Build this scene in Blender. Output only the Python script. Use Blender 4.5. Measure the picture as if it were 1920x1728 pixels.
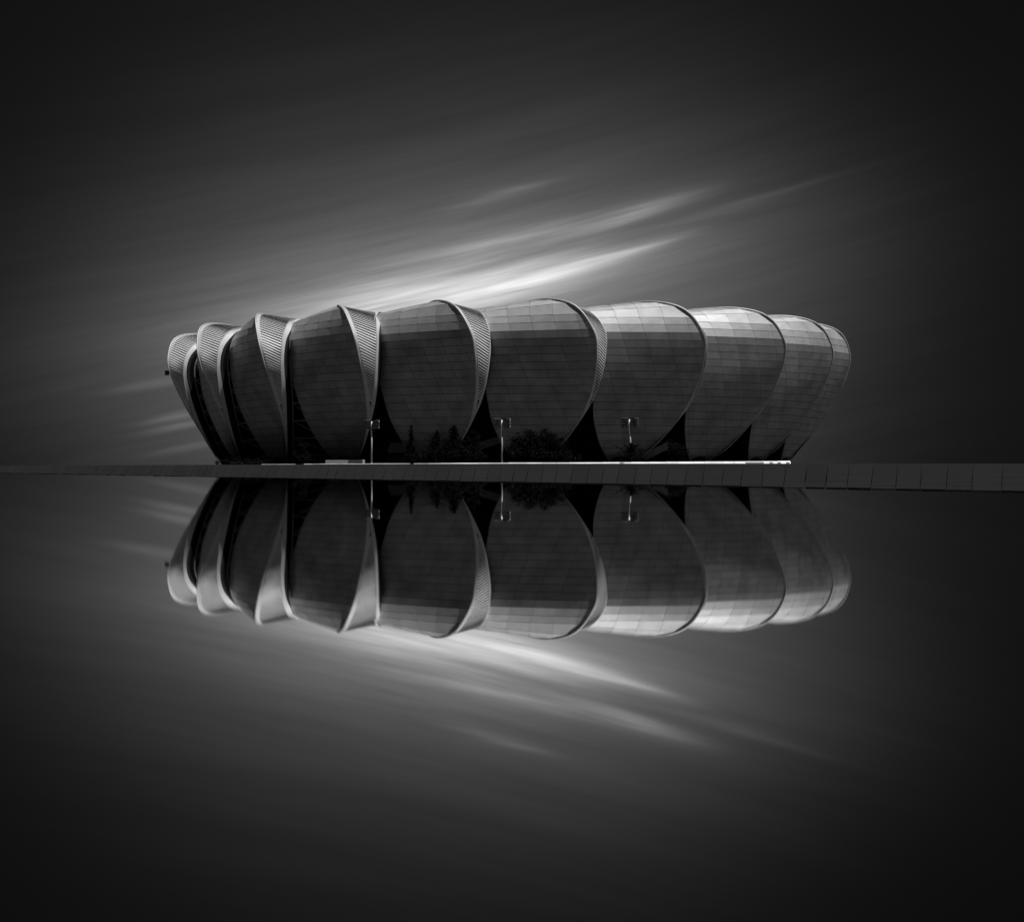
import bpy, math, random
from mathutils import Vector, Matrix

# ------------------------------------------------------------------ scene, camera, sky, sun
for o in list(bpy.data.objects):
    bpy.data.objects.remove(o, do_unlink=True)
scene = bpy.context.scene
col = scene.collection
EYE = 0.5                       # eye height above the water
FPX = 2501.0                    # focal length in pixels of a 1920 px wide frame

cam_data = bpy.data.cameras.new('camera')
cam = bpy.data.objects.new('camera', cam_data)
col.objects.link(cam)
cam.location = (0, 0, EYE)
cam.rotation_euler = (math.radians(90), 0, 0)
cam_data.sensor_width = 36.0
cam_data.lens = 36.0 * FPX / 1920.0
cam_data.shift_y = 12.0 / 1920.0
cam_data.clip_start = 0.1
cam_data.clip_end = 20000
scene.camera = cam

SUN_EL = math.radians(69)
SUN_AZ = math.radians(126)      # clockwise from +Y (the view direction)
SUN_STRENGTH = 4.7

scene.view_settings.view_transform = 'Standard'
scene.view_settings.look = 'None'
scene.view_settings.exposure = 0.0
scene.view_settings.gamma = 1.0
scene.view_settings.use_curve_mapping = False
scene.render.engine = 'CYCLES'
scene.cycles.max_bounces = 5
scene.cycles.diffuse_bounces = 2
scene.cycles.glossy_bounces = 3
scene.cycles.use_denoising = True
scene.cycles.sample_clamp_indirect = 4.0

sun_data = bpy.data.lights.new('sun', 'SUN')
sun_data.energy = SUN_STRENGTH
sun_data.angle = math.radians(0.5)
sun_data.color = (1.0, 1.0, 1.0)
sun = bpy.data.objects.new('sun', sun_data)
col.objects.link(sun)
sdir = Vector((math.sin(SUN_AZ) * math.cos(SUN_EL), math.cos(SUN_AZ) * math.cos(SUN_EL), math.sin(SUN_EL)))
sun.location = sdir * 600
sun.rotation_euler = (-sdir).to_track_quat('-Z', 'Y').to_euler()

world = bpy.data.worlds.new('World')
scene.world = world
world.use_nodes = True


class NT:
    """Small helper that writes shader maths."""
    def __init__(self, tree):
        self.t = tree
        self.n = tree.nodes
        self.l = tree.links

    def put(self, sock, v):
        if isinstance(v, (int, float)):
            sock.default_value = v
        elif isinstance(v, (tuple, list)):
            sock.default_value = v
        else:
            self.l.new(v, sock)

    def m(self, op, a, b=0.0, c=0.0):
        n = self.n.new('ShaderNodeMath')
        n.operation = op
        self.put(n.inputs[0], a)
        self.put(n.inputs[1], b)
        self.put(n.inputs[2], c)
        return n.outputs[0]

    def add(self, a, b): return self.m('ADD', a, b)
    def sub(self, a, b): return self.m('SUBTRACT', a, b)
    def mul(self, a, b): return self.m('MULTIPLY', a, b)
    def div(self, a, b): return self.m('DIVIDE', a, b)

    def xyz(self, x, y, z):
        n = self.n.new('ShaderNodeCombineXYZ')
        self.put(n.inputs[0], x); self.put(n.inputs[1], y); self.put(n.inputs[2], z)
        return n.outputs[0]

    def noise(self, vec, scale, detail=3.0, rough=0.5, dist=0.0):
        n = self.n.new('ShaderNodeTexNoise')
        if vec is not None:
            self.l.new(vec, n.inputs['Vector'])
        n.inputs['Scale'].default_value = scale
        n.inputs['Detail'].default_value = detail
        n.inputs['Roughness'].default_value = rough
        n.inputs['Distortion'].default_value = dist
        return n.outputs[0]

    def smooth(self, v, a, b, lo=0.0, hi=1.0):
        n = self.n.new('ShaderNodeMapRange')
        n.interpolation_type = 'SMOOTHSTEP'
        self.put(n.inputs['Value'], v)
        n.inputs['From Min'].default_value = a
        n.inputs['From Max'].default_value = b
        n.inputs['To Min'].default_value = lo
        n.inputs['To Max'].default_value = hi
        return n.outputs[0]

    def lin(self, v, a, b, lo, hi):
        n = self.n.new('ShaderNodeMapRange')
        self.put(n.inputs['Value'], v)
        n.inputs['From Min'].default_value = a
        n.inputs['From Max'].default_value = b
        n.inputs['To Min'].default_value = lo
        n.inputs['To Max'].default_value = hi
        return n.outputs[0]


def build_sky():
    t = world.node_tree
    t.nodes.clear()
    h = NT(t)
    tc = t.nodes.new('ShaderNodeTexCoord')
    sep = t.nodes.new('ShaderNodeSeparateXYZ')
    t.links.new(tc.outputs['Generated'], sep.inputs[0])
    dx, dy, dz = sep.outputs
    az = h.m('ARCTAN2', dx, dy)                                  # compass angle round the place
    hyp = h.m('SQRT', h.add(h.mul(dx, dx), h.mul(dy, dy)))
    el = h.m('ARCTAN2', h.m('MAXIMUM', dz, 0.0), hyp)
    A = h.mul(az, 1000.0)                                        # milliradians
    E = h.mul(el, 1000.0)

    def rot(a0, e0, deg):
        c, s = math.cos(math.radians(deg)), math.sin(math.radians(deg))
        a = h.sub(A, a0)
        e = h.sub(E, e0)
        return h.add(h.mul(a, c), h.mul(e, s)), h.sub(h.mul(e, c), h.mul(a, s))

    def gauss(u, v, su, sv):
        a = h.mul(u, 1.0 / su)
        b = h.mul(v, 1.0 / sv)
        q = h.m('MULTIPLY_ADD', a, a, h.mul(b, b))
        return h.m('POWER', 0.36788, q)

    # broad veil of high cloud lit from behind, leaning with the wind
    u, v = rot(-44.7, 120.8, 8.5)
    fall_u = h.m('POWER', 0.36788, h.m('POWER', h.m('ABSOLUTE', h.mul(u, 1.0 / 231.0)), 2.49))
    vv = h.sub(h.m('SQRT', h.add(h.mul(v, v), 1600.0)), 40.0)
    dv = h.mul(vv, h.smooth(v, -30.0, 30.0, 1.0 / 118.0, 1.0 / 59.2))
    veil = h.mul(h.mul(fall_u, h.m('POWER', 0.36788, dv)), 0.173)
    # long-exposure streaks: noise drawn out along the wind
    u2, v2 = rot(0, 100, 13.0)
    w2 = h.mul(h.m('COSINE', az), 40.0)
    n1 = h.noise(h.xyz(h.mul(u2, 0.0035), h.mul(v2, 0.045), h.mul(w2, 0.02)), 1.0, 4.0, 0.55, 0.3)
    n2 = h.noise(h.xyz(h.mul(u2, 0.009), h.mul(v2, 0.14), h.mul(w2, 0.02)), 1.0, 3.0, 0.5, 0.2)
    n3 = h.noise(h.xyz(h.mul(u2, 0.013), h.mul(v2, 0.42), h.mul(w2, 0.02)), 1.0, 3.0, 0.6, 0.35)
    n4 = h.noise(h.xyz(h.mul(u2, 0.010), h.mul(v2, 0.03), h.mul(w2, 0.02)), 1.0, 2.0, 0.5, 0.0)
    streak = h.add(h.lin(n1, 0.25, 0.75, 0.87, 1.13), h.add(h.lin(n2, 0.3, 0.7, -0.05, 0.05), h.lin(n3, 0.3, 0.7, -0.03, 0.03)))
    sky = h.mul(veil, streak)
    # the bright bands of cloud
    bands = [  # az mrad, el mrad, slope, length, thickness, strength
        (-70, 124, 12.0, 125, 34.0, 0.15),
        (-56, 126, 12.0, 92, 17.0, 0.34),
        (24, 143, 12.5, 56, 9.0, 0.30),
        (66, 156, 13.0, 48, 4.2, 0.08),
        (100, 163, 12.0, 34, 2.6, 0.09),
        (-80, 137, 14.0, 52, 5.0, 0.10),
        (92, 188, 14.5, 40, 4.6, 0.14),
        (60, 176, 14.0, 50, 2.2, 0.05),
        (10, 172, 14.0, 66, 5.5, 0.10),
        (-40, 160, 14.0, 60, 3.0, 0.05),
        (-18, 197, 17.5, 34, 4.4, 0.050),
        (8, 207, 11.0, 24, 2.6, 0.030),
        (188, 197, 13.0, 42, 2.4, 0.022),
        (150, 184, 12.0, 40, 3.0, 0.014),
        (-246, 38, 12.0, 24, 3.0, 0.07),
        (-242, 31, 12.0, 26, 2.6, 0.07),
        (-236, 15, 12.0, 26, 3.0, 0.03),
        (-262, 61, 12.0, 28, 3.4, 0.03),
        (-112, 117, 15.0, 28, 2.2, 0.15),
    ]
    wob = h.mul(h.lin(n2, 0.3, 0.7, 0.66, 1.34), h.lin(n3, 0.3, 0.7, 0.85, 1.15))
    drift = h.lin(n4, 0.3, 0.7, -1.6, 1.6)
    for (a0, e0, deg, ln, th, st) in bands:
        uu, vb = rot(a0, e0, deg)
        vb = h.add(vb, drift)
        sky = h.add(sky, h.mul(h.mul(gauss(uu, vb, ln, th), st), wob))
    # clear dark sky above it all: the daylight sky, drained of colour and exposed far down
    nish = t.nodes.new('ShaderNodeTexSky')
    nish.sky_type = 'NISHITA'
    nish.sun_disc = False
    nish.sun_elevation = SUN_EL
    nish.sun_rotation = SUN_AZ
    bw = t.nodes.new('ShaderNodeRGBToBW')
    t.links.new(nish.outputs[0], bw.inputs[0])
    clear = h.mul(bw.outputs[0], 0.0004)
    sky = h.add(sky, h.add(clear, 0.0040))
    comb = t.nodes.new('ShaderNodeCombineColor')
    for i in range(3):
        t.links.new(sky, comb.inputs[i])
    bg = t.nodes.new('ShaderNodeBackground')
    t.links.new(comb.outputs[0], bg.inputs['Color'])
    bg.inputs['Strength'].default_value = 1.0
    out = t.nodes.new('ShaderNodeOutputWorld')
    t.links.new(bg.outputs[0], out.inputs['Surface'])


build_sky()

# ------------------------------------------------------------------ materials (all neutral greys)
MATS = {}


def material(name, grey, rough=0.5, spec=0.5, metal=0.0, var=0.0, scale=1.0, bump=0.0, island=0.0, stretch=(1, 1, 1)):
    m = bpy.data.materials.new(name)
    m.use_nodes = True
    h = NT(m.node_tree)
    b = m.node_tree.nodes['Principled BSDF']
    b.inputs['Roughness'].default_value = rough
    b.inputs['Metallic'].default_value = metal
    b.inputs['Specular IOR Level'].default_value = spec
    b.inputs['Base Color'].default_value = (grey, grey, grey, 1)
    tc = h.n.new('ShaderNodeTexCoord')
    mp = h.n.new('ShaderNodeMapping')
    mp.inputs['Scale'].default_value = stretch
    h.l.new(tc.outputs['Object'], mp.inputs[0])
    val = None
    if var or island:
        val = h.add(0.0, grey)
        if var:
            n = h.noise(mp.outputs[0], scale, 4.0, 0.6)
            val = h.mul(val, h.lin(n, 0.3, 0.7, 1 - var, 1 + var))
        if island:
            g = h.n.new('ShaderNodeNewGeometry')
            oi = h.n.new('ShaderNodeObjectInfo')
            r = h.m('FRACT', h.add(h.mul(g.outputs['Random Per Island'], 3.7), h.mul(oi.outputs['Random'], 5.3)))
            val = h.mul(val, h.lin(r, 0, 1, 1 - island, 1 + island))
            h.l.new(h.lin(r, 0, 1, rough * 0.96, rough * 1.04), b.inputs['Roughness'])
        c = h.n.new('ShaderNodeCombineColor')
        for i in range(3):
            h.l.new(val, c.inputs[i])
        h.l.new(c.outputs[0], b.inputs['Base Color'])
    if bump:
        n = h.noise(mp.outputs[0], scale * 2.0, 4.0, 0.6)
        bp = h.n.new('ShaderNodeBump')
        bp.inputs['Strength'].default_value = bump
        bp.inputs['Distance'].default_value = 0.1
        h.l.new(n, bp.inputs['Height'])
        h.l.new(bp.outputs[0], b.inputs['Normal'])
    MATS[name] = m
    return m


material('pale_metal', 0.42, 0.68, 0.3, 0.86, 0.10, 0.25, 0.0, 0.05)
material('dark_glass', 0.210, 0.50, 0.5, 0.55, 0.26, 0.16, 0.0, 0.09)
material('joint', 0.02, 0.8, 0.1)
material('white_trim', 0.42, 0.45, 0.4, 0.0, 0.08, 0.4)
material('grey_trim', 0.17, 0.45, 0.4, 0.0, 0.08, 0.4)
material('dark_trim', 0.14, 0.5, 0.3, 0.0, 0.08, 0.4)
material('flange_white', 0.56, 0.45, 0.3, 0.0, 0.08, 0.4)
material('slat', 0.60, 0.45, 0.4, 0.0, 0.10, 0.3)
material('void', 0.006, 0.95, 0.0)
material('steel', 0.16, 0.5, 0.4)
material('concrete', 0.30, 0.85, 0.1, 0.0, 0.2, 0.6)
material('dark_concrete', 0.02, 0.9, 0.1, 0.0, 0.2, 0.4)
material('white_paint', 0.72, 0.5, 0.4, 0.0, 0.30, 0.12, 0.0, 0.12)
material('stone_slab', 0.017, 0.9, 0.0, 0.0, 0.15, 0.35, 0.0, 0.07)
material('paving', 0.07, 0.9, 0.05, 0.0, 0.2, 0.1)
material('pole_and_glint_white', 0.62, 0.4, 0.4, 0.0, 0.06, 1.0)
material('lamp_housing', 0.02, 0.5, 0.3)
material('lamp_glass', 0.05, 0.15, 0.5)
material('bark', 0.04, 0.9, 0.1, 0.0, 0.3, 3.0)
material('leaf', 0.005, 0.8, 0.05, 0.0, 0.0, 1.0, 0.0, 0.5)
material('needle', 0.005, 0.8, 0.05, 0.0, 0.0, 1.0, 0.0, 0.5)


def water_material():
    m = bpy.data.materials.new('still_water')
    m.use_nodes = True
    h = NT(m.node_tree)
    b = m.node_tree.nodes['Principled BSDF']
    b.inputs['Base Color'].default_value = (0.65, 0.65, 0.65, 1)
    b.inputs['Metallic'].default_value = 1.0
    b.inputs['Roughness'].default_value = 0.014
    # long fine ripples running away from the shore: they tilt the surface only sideways
    tc = h.n.new('ShaderNodeTexCoord')
    vm = h.n.new('ShaderNodeVectorMath')
    vm.operation = 'SCALE'
    vm.inputs[3].default_value = 937.0
    h.l.new(tc.outputs['Object'], vm.inputs[0])
    wn = h.n.new('ShaderNodeTexWhiteNoise')
    h.l.new(vm.outputs[0], wn.inputs['Vector'])
    sp = h.n.new('ShaderNodeSeparateColor')
    h.l.new(wn.outputs['Color'], sp.inputs[0])
    tilt = h.mul(h.sub(h.add(sp.outputs[0], sp.outputs[1]), 1.0), 0.005)
    nv = h.n.new('ShaderNodeVectorMath')
    nv.operation = 'NORMALIZE'
    h.l.new(h.xyz(tilt, 0.0, 1.0), nv.inputs[0])
    h.l.new(nv.outputs[0], b.inputs['Normal'])
    MATS['water'] = m


water_material()

# ------------------------------------------------------------------ mesh helpers


class MB:
    def __init__(self):
        self.v = []
        self.f = []
        self.mi = []

    def poly(self, pts, mi=0):
        i = len(self.v)
        self.v += [tuple(p) for p in pts]
        self.f.append(tuple(range(i, i + len(pts))))
        self.mi.append(mi)

    def prism(self, pts, depth_vec, mi=0, side=None):
        """polygon pts (front) extruded by depth_vec (towards the back)"""
        n = len(pts)
        i = len(self.v)
        self.v += [tuple(p) for p in pts] + [tuple(Vector(p) + Vector(depth_vec)) for p in pts]
        self.f.append(tuple(range(i, i + n)))
        self.f.append(tuple(range(i + 2 * n - 1, i + n - 1, -1)))
        for k in range(n):
            k2 = (k + 1) % n
            self.f.append((i + k2, i + k, i + n + k, i + n + k2))
        self.mi += [mi, mi] + [mi if side is None else side] * n

    def box(self, c, s, rz=0.0, mi=0):
        cx, cy, cz = c
        hx, hy, hz = s[0] / 2, s[1] / 2, s[2] / 2
        co, si = math.cos(rz), math.sin(rz)
        i = len(self.v)
        for z in (-hz, hz):
            for x, y in ((-hx, -hy), (hx, -hy), (hx, hy), (-hx, hy)):
                self.v.append((cx + x * co - y * si, cy + x * si + y * co, cz + z))
        for q in ((3, 2, 1, 0), (4, 5, 6, 7), (0, 1, 5, 4), (1, 2, 6, 5), (2, 3, 7, 6), (3, 0, 4, 7)):
            self.f.append(tuple(i + a for a in q))
            self.mi.append(mi)

    def tube(self, pts, radii, seg=6, mi=0, cap=True):
        pts = [Vector(p) for p in pts]
        if isinstance(radii, (int, float)):
            radii = [radii] * len(pts)
        base = len(self.v)
        up = None
        for k, p in enumerate(pts):
            d = (pts[min(k + 1, len(pts) - 1)] - pts[max(k - 1, 0)]).normalized()
            if up is None:
                up = Vector((0, 0, 1)) if abs(d.z) < 0.9 else Vector((1, 0, 0))
            a = d.cross(up)
            if a.length < 1e-4:
                a = d.cross(Vector((0, 1, 0)))
            a.normalize()
            b = d.cross(a).normalized()
            up = -b if b.dot(up) < 0 else b
            for s in range(seg):
                an = 2 * math.pi * s / seg
                self.v.append(tuple(p + (a * math.cos(an) + b * math.sin(an)) * radii[k]))
        for k in range(len(pts) - 1):
            for s in range(seg):
                s2 = (s + 1) % seg
                self.f.append((base + k * seg + s, base + k * seg + s2, base + (k + 1) * seg + s2, base + (k + 1) * seg + s))
                self.mi.append(mi)
        if cap:
            self.f.append(tuple(base + s for s in range(seg - 1, -1, -1)))
            self.f.append(tuple(base + (len(pts) - 1) * seg + s for s in range(seg)))
            self.mi += [mi, mi]

    def build(self, name, mats, parent=None, smooth=False):
        me = bpy.data.meshes.new(name)
        me.from_pydata(self.v, [], self.f)
        if not isinstance(mats, (list, tuple)):
            mats = [mats]
        for m in mats:
            me.materials.append(MATS[m])
        me.polygons.foreach_set('material_index', self.mi)
        if smooth:
            me.polygons.foreach_set('use_smooth', [True] * len(me.polygons))
        me.update()
        o = bpy.data.objects.new(name, me)
        col.objects.link(o)
        if parent is not None:
            o.parent = parent
        return o


def tag(o, label=None, cat=None, group=None, kind=None):
    if label: o['label'] = label
    if cat: o['category'] = cat
    if group: o['group'] = group
    if kind: o['kind'] = kind
    return o


def empty(name, loc=(0, 0, 0)):
    o = bpy.data.objects.new(name, None)
    o.location = loc
    o.empty_display_size = 1.0
    col.objects.link(o)
    return o


# ------------------------------------------------------------------ water, embankment, plaza
PZ = EYE + 0.85             # height of the plaza above the water

mb = MB()
mb.poly([(-3000, -400, 0), (3000, -400, 0), (3000, 5000, 0), (-3000, 5000, 0)])
tag(mb.build('water', 'water'), kind='structure')

# shoreline (plan) and the front edge of the plaza (plan)
SH_A = Vector((13.75, 21.56))
SH_B = Vector((-67.2, 155.0))
sh_dir = (SH_B - SH_A).normalized()
sh_len = (SH_B - SH_A).length


def plaza_edge(tanx):
    """depth of the plaza's front edge, seen along the bearing tanx = X / Y"""
    px = 960 + FPX * tanx
    pts = [(-400, 760), (0, 640), (200, 520), (410, 424), (600, 356), (800, 318), (960, 304), (1200, 298), (1480, 296), (1920, 300), (2300, 310)]
    if px <= pts[0][0]:
        return pts[0][1]
    for (x0, d0), (x1, d1) in zip(pts, pts[1:]):
        if px <= x1:
            k = (px - x0) / (x1 - x0)
            return d0 + (d1 - d0) * k
    return pts[-1][1]


def on_edge(px, back=0.0, z=0.0):
    t = (px - 960) / FPX
    d = plaza_edge(t) + back
    return Vector((t * d, d, z))


emb = MB()
joints = []
s = 0.0
step = 2.0
rng = random.Random(5)
while s < sh_len:
    p = SH_A + sh_dir * s
    joints.append(p)
    step = 0.66 + 0.72 * min(1.0, s / 94.0)
    s += step * rng.uniform(0.93, 1.07)
tops = []
for p in joints:
    t0 = p.x / p.y
    px = 960 + FPX * t0
    lean = 3.0 + 8.0 * max(0.0, min(1.0, (1900 - px) / 1500.0))
    t1 = t0 + lean / FPX
    d = plaza_edge(t1)
    tops.append(Vector((t1 * d, d)))
for i in range(len(joints) - 1):
    emb.poly([(joints[i].x, joints[i].y, -0.10), (joints[i + 1].x, joints[i + 1].y, -0.10),
              (tops[i + 1].x, tops[i + 1].y, PZ - 0.06), (tops[i].x, tops[i].y, PZ - 0.06)][::-1])
embankment = tag(emb.build('embankment', 'joint'), 'long sloping bank of dark stone slabs between still water and plaza', None, None, 'structure')
for i in range(len(joints) - 1):
    a, b, c, d = joints[i], joints[i + 1], tops[i + 1], tops[i]
    w = (b - a).length
    g = (0.010 + 0.020 * min(1.0, i / 70.0)) * (1.0 if i % 17 else 2.2)
    k = g / w
    kt = g / max(0.05, (c - d).length) * 1.6
    q = [a.lerp(b, k), a.lerp(b, 1 - k), d.lerp(c, 1 - kt), d.lerp(c, kt)]
    jit = rng.uniform(-0.012, 0.012)
    pts = [(q[0].x, q[0].y, 0.02 + jit), (q[3].x, q[3].y, PZ + jit), (q[2].x, q[2].y, PZ + jit), (q[1].x, q[1].y, 0.02 + jit)]
    m = MB()
    m.prism(pts[::-1] if False else pts, (0, 0, -0.16))
    m.build('slab', 'stone_slab', embankment)

# plaza: flat ground from the bank's top edge to beyond the horizon
pl = MB()
front = [on_edge(px) for px in range(-1200, 3001, 60)]
for a, b in zip(front, front[1:]):
    pl.poly([(a.x, a.y, PZ - 0.05), (b.x, b.y, PZ - 0.05), (b.x * 12, 6000, PZ - 0.05), (a.x * 12, 6000, PZ - 0.05)])
tag(pl.build('plaza', 'paving'), kind='structure')

# ------------------------------------------------------------------ stadium
# shared outlines of one petal: (along the ring, outwards, height above the eye)
CR = [[-11.63, -21.29, 2.11], [-6.67, -17.03, 7.1], [-2.38, -11.73, 13.99], [0.08, -6.82, 21.53], [0.94, -3.56, 27.78], [0.98, -0.88, 34.37], [-0.2, 0.11, 40.7], [-5.15, -2.72, 48.29], [-12.29, -10.5, 51.15], [-19.51, -24.1, 51.06]]
CS = [[-11.08, -21.01, 2.06], [-6.17, -16.19, 7.65], [-1.89, -11.66, 14.45], [1.47, -8.16, 20.8], [3.72, -6.07, 27.87], [4.74, -4.98, 34.98], [4.62, -5.72, 41.36], [1.53, -10.54, 47.09], [-3.05, -17.97, 49.3], [-8.85, -27.0, 50.3]]
CT = [[-11.12, -21.04, 2.07], [-6.01, -16.75, 7.61], [-1.52, -12.77, 14.39], [2.04, -9.61, 21.14], [4.02, -7.32, 28.17], [5.05, -6.02, 35.33], [4.45, -7.36, 40.95], [2.57, -11.09, 45.24], [-1.04, -15.41, 47.88], [-3.55, -21.6, 50.0]]
CL = [[-20.63, -22.25, 2.05], [-25.02, -20.27, 7.7], [-28.43, -17.83, 14.71], [-30.01, -15.52, 21.09], [-31.37, -13.94, 28.11], [-32.13, -13.36, 34.8], [-32.02, -13.16, 40.54], [-33.24, -15.71, 45.1], [-33.14, -19.5, 48.2], [-33.2, -28.0, 49.9]]
PX = [-128.17, -108.01, -81.23, -48.21, -12.24, 24.51, 58.67, 87.71, 109.83, 122.68]
PY = [497.37, 458.65, 428.65, 407.53, 397.5, 397.53, 408.35, 429.46, 457.42, 484.74]
PA = [-1.2148, -0.9664, -0.7056, -0.4205, -0.1356, 0.1538, 0.4676, 0.7651, 1.0165, 1.2461]
NP = len(PX)
HC, HE = 46.0, 54.0


def catmull(C, n=240):
    C = [Vector(c) for c in C]
    P = [2 * C[0] - C[1]] + C + [2 * C[-1] - C[-2]]
    m = len(C) - 1
    out = []
    for k in range(n + 1):
        u = min(k / n * m, m - 1e-6)
        i = int(u)
        t = u - i
        a, b, c, d = P[i:i + 4]
        out.append(0.5 * ((2 * b) + (c - a) * t + (2 * a - 5 * b + 4 * c - d) * t * t + (3 * b - a - 3 * c + d) * t ** 3))
    return out


class Outline:
    """curve looked up by level: the height up to HC, then by length to HE"""
    def __init__(self, C):
        pts = catmull(C)
        d = pts[0] - pts[6]
        d *= (0.85 - 0.1 - pts[0].z) / d.z * 1.0
        pts = [pts[0] + d] + pts
        lev = []
        k0 = next(i for i, p in enumerate(pts) if p.z >= HC)
        tot = sum((pts[i + 1] - pts[i]).length for i in range(k0, len(pts) - 1))
        acc = 0.0
        for i, p in enumerate(pts):
            if i <= k0:
                lev.append(p.z if i < k0 else HC)
            else:
                acc += (p - pts[i - 1]).length
                lev.append(HC + acc / tot * (HE - HC))
        self.p, self.l = pts, lev

    def down(self, h, dist):
        """level reached by walking dist metres down the curve from level h"""
        step = 0.04
        p = self.at(h)
        while dist > 0 and h > 1.0:
            h -= step
            q = self.at(h)
            dist -= (q - p).length
            p = q
        return h

    def tangent(self, h):
        return (self.at(h + 0.15) - self.at(h - 0.15)).normalized()

    def at(self, h):
        l, p = self.l, self.p
        if h <= l[0]:
            return p[0].copy()
        for i in range(len(l) - 1):
            if h <= l[i + 1]:
                k = (h - l[i]) / max(1e-9, l[i + 1] - l[i])
                return p[i].lerp(p[i + 1], k)
        return p[-1].copy()


OR, OS, OT, OL = Outline(CR), Outline(CS), Outline(CT), Outline(CL)


def to_world(k, p):
    ca, sa = math.cos(PA[k]), math.sin(PA[k])
    return Vector((PX[k] + p.x * ca + p.y * sa, PY[k] + p.x * sa - p.y * ca, p.z + EYE))


def project(p):
    return (960 + FPX * p.x / p.y, 876 - FPX * (p.z - EYE) / p.y)


ROW0 = 41.14
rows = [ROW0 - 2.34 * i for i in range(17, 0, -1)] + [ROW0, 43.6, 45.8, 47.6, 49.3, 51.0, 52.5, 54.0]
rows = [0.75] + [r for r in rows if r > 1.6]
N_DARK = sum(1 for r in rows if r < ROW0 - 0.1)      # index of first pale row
chord = math.radians(22.7)
CH = Vector((math.cos(chord), math.sin(chord)))
COLW = 7.15
q_r0 = OR.at(ROW0).x * CH.x + OR.at(ROW0).y * CH.y
q_first = q_r0 - 3.7

ctr = Vector((sum(PX) / NP, 540.0, PZ - 0.05))
stadium = tag(empty('stadium', ctr), 'vast ring stadium of overlapping petal-shaped panelled shells behind the still water', 'stadium')


def put(o):
    """children hold world coordinates: undo the parent's offset"""
    o.matrix_parent_inverse = Matrix.Translation(-ctr)
    return o


def bulge(k, h, s):
    return 0.0


def surf(h, q=None, s=None):
    a, b = OL.at(h), OR.at(h)
    qa, qb = a.x * CH.x + a.y * CH.y, b.x * CH.x + b.y * CH.y
    if s is None:
        s = (q - qa) / (qb - qa)
    p = a.lerp(b, s)
    nrm = Vector((-CH.y, CH.x, 0))
    p = p + nrm * (0.55 * 4 * s * (1 - s))
    return p, qa, qb


def inset(pts, g):
    n = len(pts)
    out = []
    for i in range(n):
        a = pts[(i - 1) % n] - pts[i]
        b = pts[(i + 1) % n] - pts[i]
        la, lb = a.length, b.length
        if la < 3 * g or lb < 3 * g:
            c = sum(pts, Vector()) / n
            out.append(pts[i].lerp(c, 0.2))
            continue
        a.normalize(); b.normalize()
        sn = max(0.35, a.cross(b).length)
        ga = g if abs(a.z) < 0.25 else g * 0.5            # level joints are wider than slanted ones
        gb = g if abs(b.z) < 0.25 else g * 0.5
        out.append(pts[i] + a * (gb / sn) + b * (ga / sn))
    return out


SHEAR = 0.30


def clip(poly, f):
    out = []
    for i in range(len(poly)):
        a, b = poly[i], poly[(i + 1) % len(poly)]
        fa, fb = f(*a), f(*b)
        if fa >= 0:
            out.append(a)
        if (fa >= 0) != (fb >= 0):
            t = fa / (fa - fb)
            out.append((a[0] + (b[0] - a[0]) * t, a[1] + (b[1] - a[1]) * t))
    return out


def area2(pts):
    pr = [project(p) for p in pts]
    s = 0
    for i in range(len(pr)):
        x0, y0 = pr[i]
        x1, y1 = pr[(i + 1) % len(pr)]
        s += x0 * y1 - x1 * y0
    return s / 2


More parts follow.
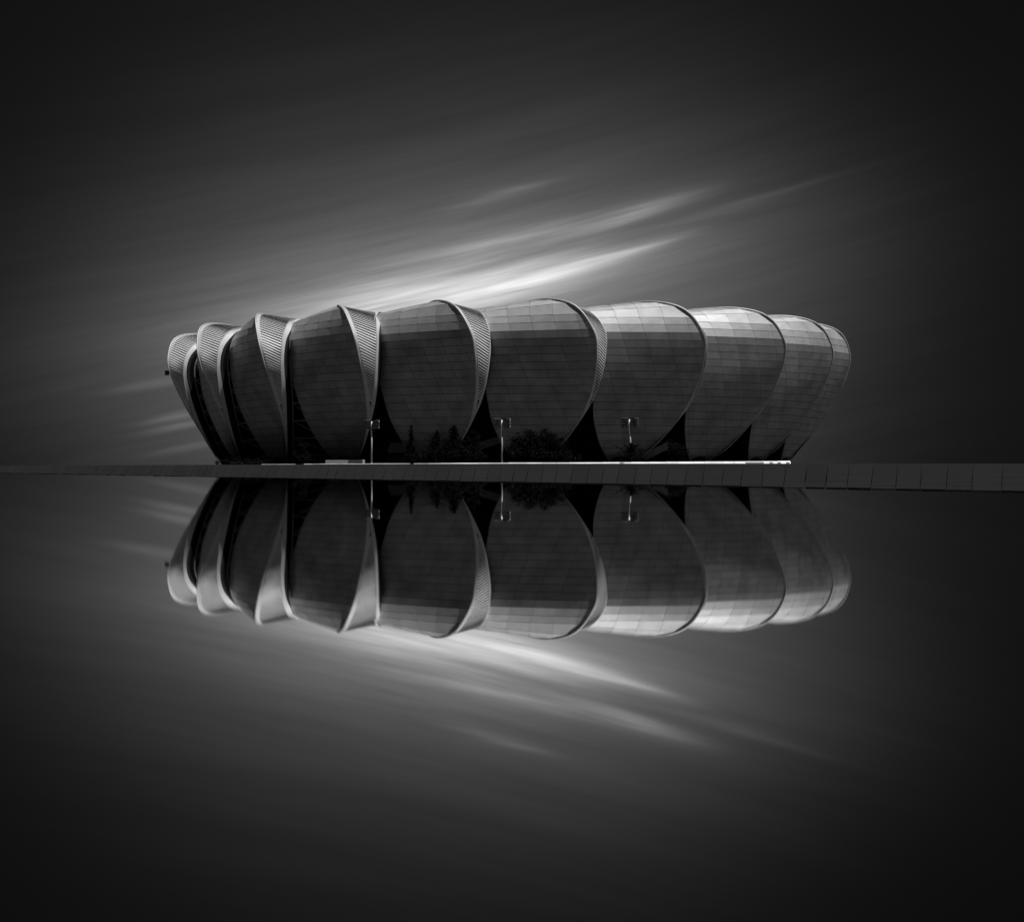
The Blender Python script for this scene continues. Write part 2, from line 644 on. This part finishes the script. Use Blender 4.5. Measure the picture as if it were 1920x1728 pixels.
panels = []          # (projected area, petal, polygon, thickness vector, material)
petals = []
for k in range(NP):
    # backing shell
    m = MB()
    ns = 8
    hs = list(rows)
    grid = []
    for h in hs:
        line = []
        for j in range(ns + 1):
            p, qa, qb = surf(h, s=j / ns)
            line.append(p)
        grid.append(line)
    # roof carries on inwards
    last, prev = grid[-1], grid[-2]
    for ext in (8.0, 20.0):
        grid.append([Vector((p.x * (1 - ext * 0.004), p.y - ext, p.z + 0.2)) for p in last])
    off = Vector((CH.y, -CH.x, 0)) * 0.32          # back behind the panels
    W = []
    for gi, line in enumerate(grid):
        row = []
        for j, p in enumerate(line):
            pz = Vector(p)
            up = min(1.0, max(0.0, (hs[min(gi, len(hs) - 1)] - 44) / 8))
            row.append(to_world(k, pz + off * (1 - up) + Vector((0, 0, -0.45 * up))))
        W.append(row)
    for gi in range(len(W) - 1):
        for j in range(ns):
            m.poly([W[gi][j], W[gi][j + 1], W[gi + 1][j + 1], W[gi + 1][j]])
    pet = put(m.build('petal', 'joint', stadium))
    petals.append(pet)
    # panels: rows are level, columns slant; every cell is clipped to the petal's outline
    for ri in range(len(rows) - 1):
        h0, h1 = rows[ri], rows[ri + 1]
        _, qa0, qb0 = surf(h0, s=0)
        _, qa1, qb1 = surf(h1, s=0)
        sh0, sh1 = (ROW0 - h0) * SHEAR, (ROW0 - h1) * SHEAR
        lo = min(qa0 - sh0, qa1 - sh1)
        hi = max(qb0 - sh0, qb1 - sh1)
        for j in range(math.floor((lo - q_first) / COLW), math.ceil((hi - q_first) / COLW) + 1):
            c0, c1 = q_first + j * COLW, q_first + (j + 1) * COLW
            poly = [(qa0, 0.0), (qb0, 0.0), (qb1, 1.0), (qa1, 1.0)]
            poly = clip(poly, lambda q, v: q - (c0 + sh0 + (sh1 - sh0) * v))
            poly = clip(poly, lambda q, v: (c1 + sh0 + (sh1 - sh0) * v) - q)
            if len(poly) < 3:
                continue
            wp = []
            for (q, v) in poly:
                qa, qb = qa0 + (qa1 - qa0) * v, qb0 + (qb1 - qb0) * v
                sx = min(1.0, max(0.0, (q - qa) / (qb - qa)))
                p = surf(h0, s=sx)[0].lerp(surf(h1, s=sx)[0], v)
                p = to_world(k, p)
                if not wp or (p - wp[-1]).length > 0.12:
                    wp.append(p)
            if len(wp) > 2 and (wp[0] - wp[-1]).length <= 0.12:
                wp.pop()
            if len(wp) < 3:
                continue
            nrm = Vector()
            for i in range(1, len(wp) - 1):
                nrm += (wp[i] - wp[0]).cross(wp[i + 1] - wp[0])
            if nrm.length < 0.5:
                continue
            nrm.normalize()
            cen = sum(wp, Vector()) / len(wp)
            wp = [p - nrm * nrm.dot(p - cen) * 0.65 for p in wp]      # panels are nearly flat
            ins = inset(wp, 0.06)
            ar = area2(ins)
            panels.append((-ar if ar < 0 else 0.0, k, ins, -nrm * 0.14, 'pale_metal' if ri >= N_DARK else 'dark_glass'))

panels.sort(key=lambda t: -t[0])
rest = MB()
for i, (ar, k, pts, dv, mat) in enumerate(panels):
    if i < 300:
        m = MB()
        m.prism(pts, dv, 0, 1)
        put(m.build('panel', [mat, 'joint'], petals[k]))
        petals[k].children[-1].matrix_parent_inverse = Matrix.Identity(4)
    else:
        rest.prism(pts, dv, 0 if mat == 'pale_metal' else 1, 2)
tag(put(rest.build('cladding', ['pale_metal', 'dark_glass', 'joint'], stadium)), kind='stuff')


def sub(o):
    return o


def ribbon(mb, A, B, mi=0):
    for i in range(len(A) - 1):
        mb.poly([A[i], B[i], B[i + 1], A[i + 1]], mi)


def frange(a, b, n):
    return [a + (b - a) * i / n for i in range(n + 1)]


def slat_levels():
    hr, h = [], 53.6
    while h > 11.0:
        hr.append(h)
        h = OR.down(h, 0.96)
    # arc length along the inner edge, measured down from the top, smoothed so blades stay evenly spread
    fine = [54.0 - 0.04 * i for i in range(1320)]
    arc = [0.0]
    for a, b in zip(fine, fine[1:]):
        arc.append(arc[-1] + (OS.at(a) - OS.at(b)).length)

    def arc_of(h):
        return arc[min(len(arc) - 1, max(0, int(round((54.0 - h) / 0.04))))]
    raw = [arc_of(h) + min(4.0, (OS.at(h) - OR.at(h)).length * 0.44) for h in hr]
    out = []
    for i in range(len(hr)):
        ws = [(math.exp(-((j - i) / 4.0) ** 2), raw[j]) for j in range(max(0, i - 9), min(len(hr), i + 10))]
        a = sum(w * v for w, v in ws) / sum(w for w, _ in ws)
        k = next((n for n, v in enumerate(arc) if v >= a), len(arc) - 1)
        out.append((hr[i], fine[k]))
    return out


SLATS = slat_levels()
for k in range(NP):
    hs = frange(0.75, 54.0, 90)
    # trims of the petal: rounded rim along the outer edge, thin bead along the inner edge
    m = MB()
    m.tube([to_world(k, OR.at(h)) for h in hs], [0.10 + 0.26 * min(1, max(0, (h - 24) / 22)) for h in hs], 6)
    m.build('outer_rim', 'pale_metal', petals[k], True)
    m = MB()
    m.tube([to_world(k, OL.at(h)) for h in hs], 0.13, 6)
    m.build('inner_rim', 'dark_trim', petals[k], True)
    # reveal behind the inner edge
    m = MB()
    A = [to_world(k, OL.at(h)) for h in hs]
    B = [to_world(k, OL.at(h) + Vector((0.8, -1.6, 0))) for h in hs]
    C = [to_world(k, OL.at(h) + Vector((3.0, -7.5, 0))) for h in hs]
    ribbon(m, A, B)
    ribbon(m, B, C, 1)  # deeper strip near-black: slot shade painted in
    m.build('reveal', ['dark_concrete', 'void'], petals[k])

    # louvred return screen between the outer rim and the next petal
    def mix(h, w, back=0.0):
        a, b = OR.at(h), OS.at(h)
        p = a.lerp(b, w)
        if back:
            d = b - a
            n = Vector((-d.y, d.x, 0))
            if n.length > 1e-6:
                n.normalize()
            if n.x > 0:      # inwards: against +x (along the ring)
                n = -n
            p = p + n * back
        return p
    scr = MB()
    A = [to_world(k, mix(h, 0.02, 0.9)) for h in hs]
    B = [to_world(k, mix(h, 0.98, 0.9)) for h in hs]
    ribbon(scr, A, B)
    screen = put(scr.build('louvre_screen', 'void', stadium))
    m = MB()
    A = [to_world(k, OR.at(h)) for h in hs]
    B = [to_world(k, mix(h, min(0.98, max(0.13, 1.1 / max(0.6, (OS.at(h) - OR.at(h)).length))))) for h in hs]
    ribbon(m, A, B)
    m.build('edge_band', 'white_trim', screen)
    # slats: straight blades falling from the rim towards the inner edge
    m = MB()
    for (h, hS) in SLATS:
        a, b = OR.at(h), OS.at(hS)
        wdt = (OS.at(h) - a).length
        if wdt > 1.9:
            w0 = min(0.9, max(0.12, 1.05 / wdt))
            tv = (OR.tangent(h) + OS.tangent(hS)).normalized() * 0.235
            p0, p1 = a.lerp(b, w0), a.lerp(b, 0.985)
            q = [to_world(k, p0 - tv), to_world(k, p1 - tv), to_world(k, p1 + tv), to_world(k, p0 + tv)]
            n = (q[1] - q[0]).cross(q[3] - q[0]).normalized()
            q[0] += n * 0.14
            q[1] += n * 0.14                     # pitched blade: the lower lip stands proud
            m.prism(q, -n * 0.12)
    tag(m.build('slats', 'slat', screen), kind='stuff')
    # flange that closes the screen's inner edge
    m = MB()
    A = [to_world(k, OS.at(h)) for h in hs]
    B = [to_world(k, OT.at(h)) for h in hs]
    ribbon(m, A, B)
    m.build('flange', 'flange_white', screen)
    m = MB()
    C = [to_world(k, OT.at(h) + Vector((-0.2, -1.2, 0.0))) for h in hs]
    D = [to_world(k, OT.at(h) + Vector((-1.5, -8.0, 0.0))) for h in hs]
    ribbon(m, B, C)
    ribbon(m, C, D, 1)  # inner strip near-black, the slot's shade put into its colour
    m.build('return_panel', ['dark_concrete', 'void'], screen)
    m = MB()
    m.tube(A, 0.14, 6)
    m.build('screen_rim', 'white_trim', screen, True)

# steelwork seen in the slots between the shells
for k in range(NP - 1):
    T = lambda h: to_world(k, OT.at(h) + Vector((-0.6, -3.0, 0)))
    Lf = lambda h: to_world(k + 1, OL.at(h) + Vector((1.2, -3.2, 0)))
    m = MB()
    hs = frange(0.75 if k < 3 else 11.0, 54.0, 60)
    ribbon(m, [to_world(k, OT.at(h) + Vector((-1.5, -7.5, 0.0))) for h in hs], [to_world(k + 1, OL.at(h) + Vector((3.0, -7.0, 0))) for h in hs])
    put(m.build('slot_shade_sheet', 'void', stadium))  # added near-black sheet; its colour stands for the slot's deep shade
    if k > 2:
        continue
    tr = MB()
    hs = frange(1.0, 46, 24)
    tr.tube([T(h) for h in hs], 0.28, 6)
    tr.tube([Lf(h) for h in hs], 0.28, 6)
    truss = put(tr.build('truss', 'steel', stadium, True))
    lev = frange(4.0, 44.0, 7)
    for a, b in zip(lev, lev[1:]):
        m = MB()
        m.tube([T(a), Lf(a)], 0.20, 6)
        m.build('strut', 'steel', truss, True)
        m = MB()
        m.tube([T(b), Lf(a)], 0.17, 6)
        m.build('strut', 'steel', truss, True)

# dark bowl wall and concourse behind the shells, closed all round
cxr, cyr = -2.0, 548.0


def ring_pts(off, n_extra=10):
    pts = []
    for k in range(NP):
        for t in (-24, -8, 8):
            ca, sa = math.cos(PA[k]), math.sin(PA[k])
            pts.append(Vector((PX[k] + t * ca + off * sa, PY[k] + t * sa - off * ca)))
    a, b = pts[-1], pts[0]
    for i in range(1, n_extra):
        th = math.pi * i / n_extra
        c = (a + b) / 2
        r = (a - b) / 2
        back = Vector((-r.y, r.x)) * 1.1
        if back.y < 0:
            back = -back
        pts.append(c + r * math.cos(th) + back * math.sin(th))
    return pts


def ring_wall(name, off, z0, z1, mat, parent=stadium):
    m = MB()
    P = ring_pts(off)
    n = len(P)
    for i in range(n):
        a, b = P[i], P[(i + 1) % n]
        m.poly([(a.x, a.y, z0), (b.x, b.y, z0), (b.x, b.y, z1), (a.x, a.y, z1)])
    return put(m.build(name, mat, parent))


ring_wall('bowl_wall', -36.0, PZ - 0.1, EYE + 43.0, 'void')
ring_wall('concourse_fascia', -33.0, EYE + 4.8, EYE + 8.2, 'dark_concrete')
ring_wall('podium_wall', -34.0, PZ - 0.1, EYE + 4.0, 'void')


def slab_bar(a, b, width, thick):
    """inclined slab from a to b, standing on edge towards the viewer"""
    a, b = Vector(a), Vector(b)
    m = MB()
    d = (b - a)
    side = Vector((-d.y, d.x, 0)).normalized() * width
    up = Vector((0, 0, thick))
    m.prism([a, b, b + up, a + up], side)
    return m


def at_px(px, py, depth):
    return Vector(((px - 960) / FPX * depth, depth, EYE + (876 - py) / FPX * depth))


for (x0, y0, x1, y1, depth, th) in ((560, 866, 612, 838, 452, 2.3), (868, 852, 948, 828, 424, 2.4), (1208, 864, 1252, 842, 428, 2.4), (1243, 842, 1275, 828, 440, 2.4)):
    m = slab_bar(at_px(x0, y0, depth), at_px(x1, y1, depth + 2), 3.5, th)
    put(m.build('stair_ramp', 'concrete', stadium))

# small lamp box on the flank of the end shell
m = MB()
c = at_px(313.0, 699, 498)
m.box(c, (1.3, 1.3, 1.7))
m.tube([c, c + Vector((2.2, 0, 0.4))], 0.15, 6)
put(m.build('flank_lamp', 'lamp_housing', stadium))

# ------------------------------------------------------------------ kerb, low walls, blocks
kerb = tag(empty('kerb', on_edge(960, 0.4, PZ)), 'thin white sunlit kerb running along the top of the dark stone bank', 'kerb')
px = 490.0
rng = random.Random(11)
gaps = [(551, 569), (766, 775)]
while px < 1482:
    w = rng.uniform(20, 34)
    x1 = min(px + w, 1483)
    for (ga, gb) in gaps:
        if px < ga < x1:
            x1 = ga
    k = (px - 490) / 990
    hgt = 0.09 + 0.50 * k ** 1.8 + rng.uniform(0, 0.05)
    a, b = on_edge(px + 0.25, 0.4), on_edge(x1 - 0.25, 0.4)
    c = (a + b) / 2
    m = MB()
    back = Vector((-(b - a).y, (b - a).x, 0)).normalized()
    up = Vector((0, 0, 1))
    p0, p1 = Vector((a.x, a.y, PZ - 0.02)), Vector((b.x, b.y, PZ - 0.02))
    sl = back * (hgt * 1.0)
    m.prism([p0, p1, p1 + sl + up * hgt, p0 + sl + up * hgt], back * 0.5)
    o = m.build('kerb_stone', 'white_paint', kerb)
    o.matrix_parent_inverse = Matrix.Translation(-Vector(kerb.location))
    px = x1
    for (ga, gb) in gaps:
        if abs(px - ga) < 0.01:
            px = gb

low = tag(empty('planter_wall', on_edge(647, 9, PZ - 0.05)), 'low pale concrete planter box beside the floodlight mast nearest the bank\'s long taper', 'planter')
low['label'] = 'low pale concrete planter box standing just behind the white kerb'
for (xa, xb, back_a, back_b) in ((611, 655, 6, 13), (655.4, 682, 13, 6)):
    a, b = on_edge(xa, back_a), on_edge(xb, back_b)
    c = (a + b) / 2
    m = MB()
    m.box((c.x, c.y, PZ + 0.55), ((b - a).length, 0.6, 1.2), math.atan2(b.y - a.y, b.x - a.x))
    o = m.build('planter_side', 'white_trim', low)
    o.matrix_parent_inverse = Matrix.Translation(-Vector(low.location))

blocks = [(1398, 1432, 'long low white concrete block at the foot of the kerb\'s broken end'),
          (1443, 1449, 'small white block first beyond the long low one'),
          (1458.5, 1464, 'small white block in the middle of the three at the kerb end'),
          (1474, 1480.5, 'small white block at the very end of the kerb')]
for xa, xb, lab in blocks:
    a, b = on_edge(xa, -1.2), on_edge(xb, -1.2)
    c = (a + b) / 2
    zb = PZ - 0.012
    m = MB()
    m.box((0, 0, 0.16), ((b - a).length, 0.5, 0.36), math.atan2(b.y - a.y, b.x - a.x))
    m.box((0, 0, 0.35), ((b - a).length * 0.9, 0.4, 0.03), math.atan2(b.y - a.y, b.x - a.x))
    o = m.build('concrete_block', 'white_paint')
    o.location = (c.x, c.y, zb)
    tag(o, lab, 'block', 'white blocks at the kerb end')

# ------------------------------------------------------------------ floodlight masts


def floodlight_mast(px, py_top, depth_back, lean, label, seed):
    rg = random.Random(seed)
    base = on_edge(px, depth_back, PZ - 0.05)
    d = base.y
    H = EYE + (876 - py_top) / FPX * d - base.z
    root = tag(empty('floodlight_mast', base), label, 'floodlight', 'floodlight masts on the plaza')
    lx = lean / FPX * d
    m = MB()
    m.tube([(0, 0, 0), (lx * 0.5, 0, H * 0.5), (lx, 0, H)], [0.22, 0.19, 0.15], 10)
    m.tube([(0, 0, 0), (0, 0, 0.12)], [0.4, 0.4], 10)
    m.build('pole', 'pole_and_glint_white', root, True)
    m = MB()
    for z in (H - 0.35, H - 1.15, H - 1.95):
        m.box((lx, -0.05, z), (3.1, 0.10, 0.09))
    for x in (-1.45, 1.45):
        m.box((lx + x, -0.05, H - 1.15), (0.09, 0.10, 1.75))
    m.build('head_frame', 'steel', root)
    for r, z in enumerate((H + 0.05, H - 0.72, H - 1.5)):
        for c, x in enumerate((-1.55, -0.72, 0.72, 1.55)):
            if r == 2 and c in (0,):
                pass
            m = MB()
            rz = rg.uniform(-0.25, 0.25)
            m.box((lx + x, -0.42, z - 0.05), (0.74, 0.50, 0.56), rz)
            m.box((lx + x, -0.42, z + 0.25), (0.78, 0.54, 0.04), rz, 1 if r == 0 and c != 2 else 0)  # white lid on the top row: sun glint put into the colour
            m.box((lx + x + 0.39, -0.42, z - 0.05), (0.035, 0.46, 0.54), rz, 1 if c == 3 else 0)  # white outer side on the end column, a painted sun glint
            m.build('floodlight', ['lamp_housing', 'pole_and_glint_white'], root)
    m = MB()
    m.box((lx, 0.0, H - 2.35), (1.6, 0.7, 0.10))
    m.build('service_platform', 'steel', root)
    return root


floodlight_mast(697, 790, 8, 0.0, 'white floodlight mast beside the low planter box', 1)
floodlight_mast(941.5, 787, 8, -0.5, 'white floodlight mast between the spruces and the round tree', 2)
floodlight_mast(1184, 786, 8, -4.0, 'slightly leaning white floodlight mast with a shrub at its foot', 3)

# ------------------------------------------------------------------ trees


def leaf_quad(m, p, sx, sy, rg):
    a = Vector((rg.uniform(-1, 1), rg.uniform(-1, 1), rg.uniform(-0.6, 0.6))).normalized()
    b = a.cross(Vector((rg.uniform(-1, 1), rg.uniform(-1, 1), rg.uniform(-1, 1)))).normalized()
    m.poly([p - a * sx, p - b * sy, p + a * sx, p + b * sy])


def conifer(px, py_top, width_px, label, seed, back=16, sparse=1.0, base_clear=0.0):
    rg = random.Random(seed)
    base = on_edge(px, back, PZ - 0.05)
    d = base.y
    H = EYE + (876 - py_top) / FPX * d - base.z
    Rm = width_px / 2 / FPX * d
    root = tag(empty('spruce_tree', base), label, 'tree', 'dark conifers in front of the stadium')
    m = MB()
    bend = rg.uniform(-0.25, 0.25)
    axis = lambda z: Vector((bend * math.sin(z / H * 2.2), 0, z))
    m.tube([axis(H * t) for t in (0, 0.25, 0.5, 0.75, 1.0)], [0.20, 0.16, 0.11, 0.07, 0.02], 7)
    m.build('trunk', 'bark', root, True)
    m = MB()
    lv = MB()
    z = H * (0.06 + base_clear)
    while z < H * 0.985:
        t = z / H
        rad = Rm * min(1.0, (1 - t) ** 0.75 * 1.35) * rg.choice((0.45, 0.7, 0.9, 1.1, 1.25)) * (1.0 if t > 0.12 else 0.8)
        nb = max(3, int(6 * sparse + 2 * (1 - t)))
        a0 = rg.uniform(0, 6.28)
        for b in range(nb):
            if rg.random() > 0.55 + 0.4 * sparse:
                continue
            an = a0 + b * 2 * math.pi / nb + rg.uniform(-0.4, 0.4)
            ln = max(0.25, rad * rg.uniform(0.5, 1.2))
            up = rg.uniform(-0.05, 0.55) + 0.5 * t
            p0 = axis(z)
            dv = Vector((math.cos(an), math.sin(an), up)).normalized()
            tip = p0 + dv * ln + Vector((0, 0, -0.10 * ln))
            m.tube([p0, tip], [0.035, 0.012], 4)
            nl = int(10 + ln * 22 * sparse)
            for _ in range(nl):
                s = rg.uniform(0.15, 1.05)
                p = p0.lerp(tip, s) + Vector((rg.gauss(0, 0.13), rg.gauss(0, 0.13), rg.gauss(-0.03, 0.09))) * (0.6 + 0.7 * ln / 2)
                leaf_quad(lv, p, rg.uniform(0.12, 0.28), rg.uniform(0.06, 0.12), rg)
        z += rg.uniform(0.26, 0.48)
    for _ in range(30):
        p = axis(H * rg.uniform(0.9, 1.02)) + Vector((rg.gauss(0, 0.06), rg.gauss(0, 0.06), 0))
        leaf_quad(lv, p, 0.15, 0.05, rg)
    br = m.build('branches', 'bark', root)
    tag(br, kind='stuff')
    tag(lv.build('crown', 'needle', root), kind='stuff')
    return root


def broadleaf(name, px, py_top, lobes, label, seed, back=12, cat='tree', leaves=5200, leaf=0.17, trunk=True, group=None):
    """lobes: list of (dx px, top y px, half width px, half height px)"""
    rg = random.Random(seed)
    base = on_edge(px, back, PZ - 0.05)
    d = base.y
    k = d / FPX
    root = tag(empty(name, base), label, cat, group)
    cents = []
    for (dx, ty, hw, hh) in lobes:
        cz = EYE + (876 - ty) * k - hh * k - base.z
        cents.append((Vector((dx * k, rg.uniform(-0.4, 0.4), cz)), hw * k, hh * k))
    tr = MB()
    top = max(c.z for c, _, _ in cents)
    tr.tube([(0, 0, 0), (0.06, 0, top * 0.3), (0.0, 0.05, top * 0.6)], [0.24, 0.18, 0.12], 8)
    for c, hw, hh in cents:
        tr.tube([(0.03, 0, top * 0.35), c * 0.75 + Vector((0, 0, 0.1)), c + Vector((0, 0, hh * 0.5))], [0.12, 0.07, 0.02], 6)
    tr.build('trunk', 'bark', root, True)
    lv = MB()
    vol = sum(hw * hw * hh for _, hw, hh in cents)
    for c, hw, hh in cents:
        n = int(leaves * hw * hw * hh / vol)
        ncl = max(8, n // 60)
        for _ in range(ncl):
            v = Vector((rg.gauss(0, 1), rg.gauss(0, 1), rg.gauss(0, 1))).normalized()
            r = rg.uniform(0.35, 1.0) ** 0.5
            lump = rg.uniform(0.86, 1.12)
            cc = c + Vector((v.x * hw, v.y * hw, v.z * hh)) * r * lump
            cs = rg.uniform(0.22, 0.5) * (0.7 + 0.12 * hw)
            for _ in range(n // ncl):
                p = cc + Vector((rg.gauss(0, cs), rg.gauss(0, cs), rg.gauss(0, cs * 0.75)))
                if p.z < 0.02:
                    p.z = rg.uniform(0.02, 0.3)
                leaf_quad(lv, p, leaf * rg.uniform(0.6, 1.3), leaf * rg.uniform(0.4, 0.9), rg)
    tag(lv.build('crown', 'leaf', root), kind='stuff')
    return root


conifer(772, 797, 30, 'thin sparse spruce standing apart, first conifer from the planter box', 21, 14, 0.75, 0.03)
conifer(818, 808, 48, 'broad spruce second from the thin sparse one', 22, 17, 1.25)
conifer(850, 797, 50, 'tallest dense spruce in the middle of the dark clump', 23, 15, 1.25)
conifer(886, 806, 46, 'bushy spruce at the edge of the clump beside a mast', 24, 18, 1.2)
conifer(1184, 831, 60, 'small spiky spruce at the foot of the leaning mast', 25, 4, 0.75)
conifer(567, 822, 40, 'faint spruce in the dark slot beside the stair ramp', 26, 26, 0.9)
broadleaf('round_tree', 1006, 806, [(-6, 808, 36, 26), (14, 806, 26, 20), (-30, 824, 24, 22), (24, 818, 24, 22), (44, 823, 17, 20), (0, 834, 50, 18)],
          'large round dark leafy tree in front of the middle shell', 31, 12, 'tree', 13000, 0.22)
broadleaf('shrub', 1266, 828, [(0, 828, 16, 17), (10, 838, 14, 14), (-10, 842, 12, 12)],
          'dark shrub filling the slot behind the pale stair ramp', 32, 20, 'shrub', 3200, 0.19, True, 'dark shrubs along the plaza')
broadleaf('shrub', 800, 842, [(-12, 846, 14, 12), (12, 842, 16, 13)],
          'low dark shrub between the thin spruce and the clump', 33, 9, 'shrub', 3000, 0.18, True, 'dark shrubs along the plaza')
broadleaf('shrub', 868, 838, [(-16, 842, 15, 13), (10, 838, 18, 15), (32, 848, 12, 10)],
          'dense low shrub under the tallest spruces', 34, 8, 'shrub', 4200, 0.18, True, 'dark shrubs along the plaza')
broadleaf('shrub', 1070, 846, [(-12, 846, 16, 12), (10, 852, 14, 9)],
          'low dark shrub trailing from the round leafy tree', 35, 10, 'shrub', 2800, 0.18, True, 'dark shrubs along the plaza')
broadleaf('hedge', 455, 859, [(-40, 861, 18, 5), (-12, 860, 20, 5), (20, 860, 20, 5), (44, 862, 14, 4)],
          'low black hedge along the plaza under the end shells', 36, 10, 'hedge', 3200, 0.15)
